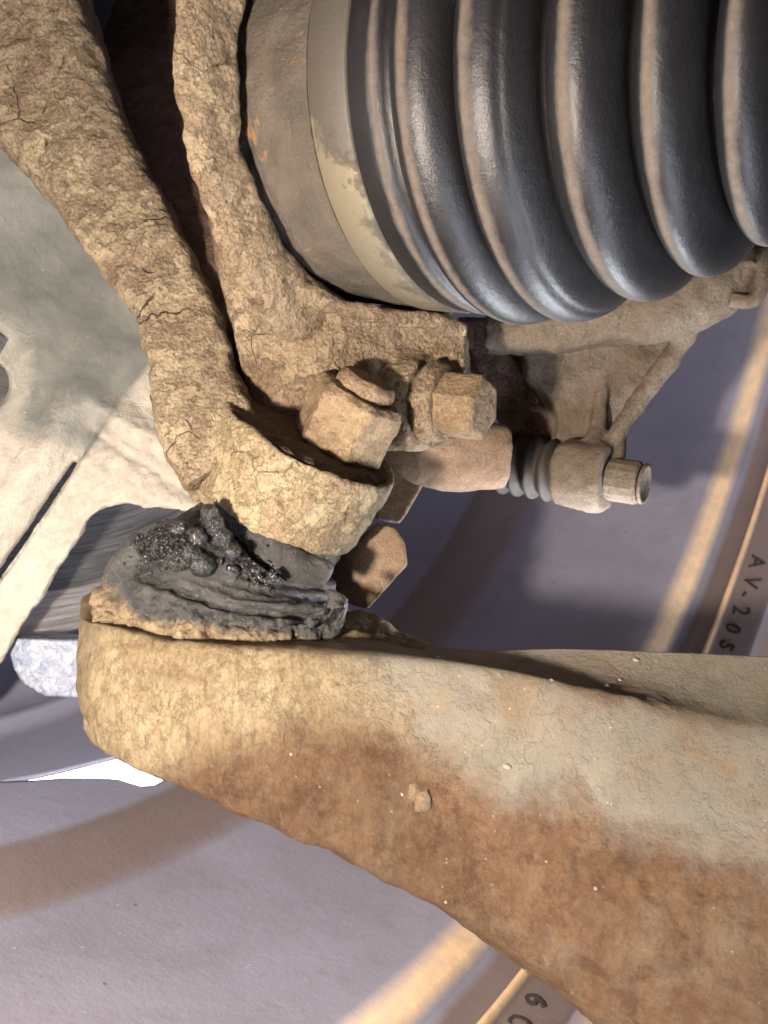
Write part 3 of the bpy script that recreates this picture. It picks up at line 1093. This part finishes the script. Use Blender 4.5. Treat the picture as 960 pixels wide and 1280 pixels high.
    def flake(u, v, r, n=11, lift=(.0001, .0008)):
        mb = MB()
        ring = []
        tilt = rng.uniform(0, 6.28)
        for k in range(n):
            a = 2 * math.pi * k / n
            q = r * rng.uniform(.6, 1.15)
            p, nn = on_arm(u + q * math.cos(a), v + q * math.sin(a) * 1.1)
            if p is None:
                return
            ring.append((p + nn * (lift[0] + (lift[1] - lift[0]) * (.5 + .5 * math.cos(a - tilt))), nn))
        c, nn = on_arm(u, v)
        if c is None:
            return
        top = [q for q, _ in ring] + [c + nn * (lift[1] * .9)]
        low = [q - m * .0006 for q, m in ring] + [c - nn * .0003]
        m = len(top)
        f = [(k, (k + 1) % n, n) for k in range(n)] + [(m + (k + 1) % n, m + k, m + n) for k in range(n)]
        f += [((k + 1) % n, k, m + k, m + (k + 1) % n) for k in range(n)]
        mb.add(top + low, f)
        link('mud_flake', raw(mb), M_flake, th)
    for u, v, r in ((528, 1002, 15), (520, 988, 11)):
        flake(u, v, r)
    mb = MB()
    for i in range(14):
        u, v = rng.uniform(110, 760), rng.uniform(800, 1270)
        p, nn = on_arm(u, v)
        if p is not None:
            mb.ball(p, rng.uniform(.00015, .00042))
    for u, v, r in ((634, 958, .0009), (795, 825, .0008), (548, 822, .0006), (760, 858, .0008), (775, 850, .0005), (690, 850, .0005)):
        p, nn = on_arm(u, v)
        if p is not None:
            mb.ball(p, r, (1, .7, .6))
    tag(link('grit', raw(mb), M_grit, th), None, None, 'stuff')
    # the cup that carries the ball joint
    mb = MB()
    mb.tube([(132, 800, .212, 22), (160, 800, .200, 22), (225, 812, .196, 20), (330, 822, .196, 18), (420, 812, .200, 24), (470, 812, .206, 20), (540, 818, .210, 8)], 18, 40, 2.0, .9)
    mb.tube([(420, 800, .212, 36), (455, 790, .216, 24), (500, 805, .218, 14), (560, 818, .218, 6)], 18, 30)
    me = cast(mb, .0007, 4)
    rough(me, [(.010, .0008, 3, 'n'), (.004, .0006, 4, 'n')])
    attr(me, 'rust', lambda c: np.zeros(len(c)))
    attr(me, 'grey', lambda c: np.full(len(c), .15))
    link('joint_cup', me, M_arm, th)
    return th


ARM = build_arm()


# ------------------------------------------------------------------ drive axle: joint housing, clamp and bellows
def build_cv():
    th = thing('drive_axle', AX + CVD * -.09, 'drive axle joint under a big ribbed black rubber bellows at the upper right', 'drive axle')

    def lat(prof, n=260):
        mb = MB()
        mb.lathe(AX, CVD, prof, n, caps=False)
        return raw(mb)
    me = lat(cr([(-.1460, .0440), (-.1440, .0455), (-.1420, .0463), (-.1390, .0468), (-.1360, .0473), (-.130, .0475), (-.124, .0477), (-.1180, .0478), (-.1172, .0474), (-.1170, .0440)], 60))
    rough(me, [(.010, .0004, 3, 'n'), (.004, .0004, 3, 'n')])
    link('joint_housing', me, M_house, th)
    me = lat([(-.1164, .0462), (-.1164, .0484), (-.1160, .0487), (-.1060, .0491), (-.1056, .0489), (-.1056, .0466)], 220)
    attr(me, 'low', lambda c: sstep(90, 230, px(c)[0][:, 1]) * (1 - .5 * sstep(-.1100, -.1065, (c - AX) @ CVD)))
    link('clamp_band', me, M_clamp, th)
    # bellows
    key = [(-.1066, .0478, 0), (-.1050, .0486, 0), (-.1010, .0493, 0), (-.0985, .0494, 1), (-.0965, .0485, 0), (-.0955, .0455, 0)]
    crest = [(-.0897, .0514), (-.0765, .0504), (-.0593, .0454), (-.0467, .0402), (-.0350, .0342), (-.0240, .0290)]
    prof = [(x, r, d) for x, r, d in key]
    prevx, prevr = -.0955, .0455
    for i, (x, r) in enumerate(crest):
        nx = crest[i + 1][0] if i + 1 < len(crest) else x + .012
        nr = crest[i + 1][1] if i + 1 < len(crest) else r - .005
        w0, w1 = (x - prevx), (nx - x) * .60
        base0 = prevr
        base1 = min(r, nr) - .0080
        for q in np.linspace(-1, 1, 44)[1:]:
            k = (1 - abs(q) ** 2.3) ** .55
            bs = base0 if q < 0 else base1
            fold = .0004 * math.exp(-((q - .55) / .06) ** 2) if (nx - x) > .015 else 0
            prof.append((x + q * (w0 if q < 0 else w1), bs + (r - bs) * k - fold, math.exp(-((q + .08) / .25) ** 2)))
        prevx, prevr = x + w1, base1
    mb = MB()
    mb.lathe(AX, CVD, [(a, b) for a, b, c in prof], 300, caps=False)
    me = raw(mb)
    dv = np.repeat(np.array([c for a, b, c in prof]), 300)
    a = me.attributes.new('dust', 'FLOAT', 'POINT')
    a.data.foreach_set('value', (dv * .80).astype(np.float32))
    link('bellows', me, M_cv, th)


build_cv()


# ------------------------------------------------------------------ brake caliper
def build_caliper():
    th = thing('brake_caliper', P(760, 480, .255), 'dusty brown brake caliper hanging behind the bellows with its slide pin bolt', 'brake caliper')
    X = np.array([1.0, 0, 0])
    mb = MB()
    mb.tube([(610, 400, .262, 40), (680, 398, .258, 44), (760, 385, .254, 50), (830, 376, .250, 50), (885, 362, .248, 44), (925, 340, .248, 34), (960, 320, .25, 26)], 26, 40, 2.4, .8)
    d0 = lambda u, v: .263 + .00002 * (v - 430)
    mb.slab([(655, 400), (862, 405), (858, 436), (815, 492), (776, 540), (772, 580), (705, 600), (690, 575), (700, 525), (690, 495), (660, 470)], d0, .010)
    mb.tube([(862, 412, .254, 14), (836, 452, .256, 12), (798, 502, .257, 12), (772, 545, .257, 13), (764, 580, .258, 15)], 14, 30)
    mb.tube([(815, 410, .272, 44), (790, 460, .272, 36), (762, 520, .270, 30), (745, 565, .268, 24)], 24, 24, 2.2, .7)
    mb.tube([(690, 410, .275, 46), (705, 470, .276, 40), (722, 530, .274, 32), (730, 570, .272, 28)], 24, 24, 2.2, .8)
    mb.tube([(752, 430, .2655, 7), (752, 480, .2645, 8), (748, 530, .262, 11), (742, 560, .258, 16)], 14, 24)
    pc = P(716, 592, .262)
    mb.lathe(pc, X, [(-.004, .0102), (0, .0108), (.010, .0108), (.0118, .0100)], 36)
    me = cast(mb, .0008, 5)
    rough(me, [(.016, .0008, 3, 'n'), (.005, .0005, 4, 'n')])
    link('body', me, M_cal, th)
    # guide pin boot: little bellows
    mb = MB()
    prof = []
    for s in np.linspace(-.024, -.003, 60):
        prof.append((s, .0086 + .0010 * math.sin((s + .024) * 2 * math.pi / .0052) + .0004))
    mb.lathe(pc, X, prof, 48)
    me = raw(mb)
    attr(me, 'dust', lambda c: np.full(len(c), .30) * sstep(pc[0] - .022, pc[0] - .010, c[:, 0]))
    link('pin_boot', me, M_pinboot, th)
    # guide pin bolt head with a dished end
    mb = MB()
    hexa(mb, pc + X * .0118, X, .0095, .0066, .2, .1, ref=(0, 0, 1.), seg=16)
    me = raw(mb)
    b = link('guide_bolt', me, M_cal, th, smooth=False)
    mb = MB()
    mb.lathe(pc + X * .0211, X, [(0, .0040), (.0010, .0062), (.0018, .0060), (.0018, .0050), (.0008, .0046), (.0008, .0003)], 32)
    me = raw(mb)
    me.transform(Matrix.Translation(-th.matrix_world.translation))
    o = link('bolt_flange', me, M_cal, None, base=(0, 0, 0))
    o.parent = b
    # spring clip at the upper right
    mb = MB()
    mb.tube([(895, 352, .243, 7), (918, 350, .242, 7), (922, 334, .242, 7), (940, 330, .242, 7)], 12, 24, 2.6)
    mb.tube([(912, 374, .241, 9), (938, 377, .240, 9), (950, 362, .240, 9), (952, 335, .241, 8), (956, 312, .242, 8)], 12, 30, 2.6)
    me = cast(mb, .0005, 2)
    rough(me, [(.004, .0002, 3, 'n')])
    link('spring_clip', me, M_cal, th)
    # bracket seen through the gap, darkened in colour for shade
    mb = MB()
    mb.slab([(570, 395), (690, 395), (700, 480), (720, 520), (690, 560), (640, 545), (600, 470)], .275, .014)
    me = cast(mb, .0009, 4)
    rough(me, [(.010, .0008, 3, 'n')])
    link('bracket', me, M_shaded, th)
    # bracket bolt: washers and hex head
    bc = P(556, 505, .224)
    mb = MB()
    mb.lathe(bc, X, [(-.006, .0100), (-.0040, .0102), (-.0036, .0114), (-.0022, .0115), (-.0018, .0106), (0, .0106), (.0006, .0098), (.0007, .002)], 40)
    me = raw(mb)
    link('washer', me, M_cast, th)
    mb = MB()
    hexa(mb, bc + X * .0002, X, .0118, .0088, .35, .07, ref=(0, 0, 1.))
    me = cast(mb, .0004, 2)
    rough(me, [(.006, .0003, 3, 'n')])
    link('bracket_bolt', me, M_rustnut, th)


build_caliper()
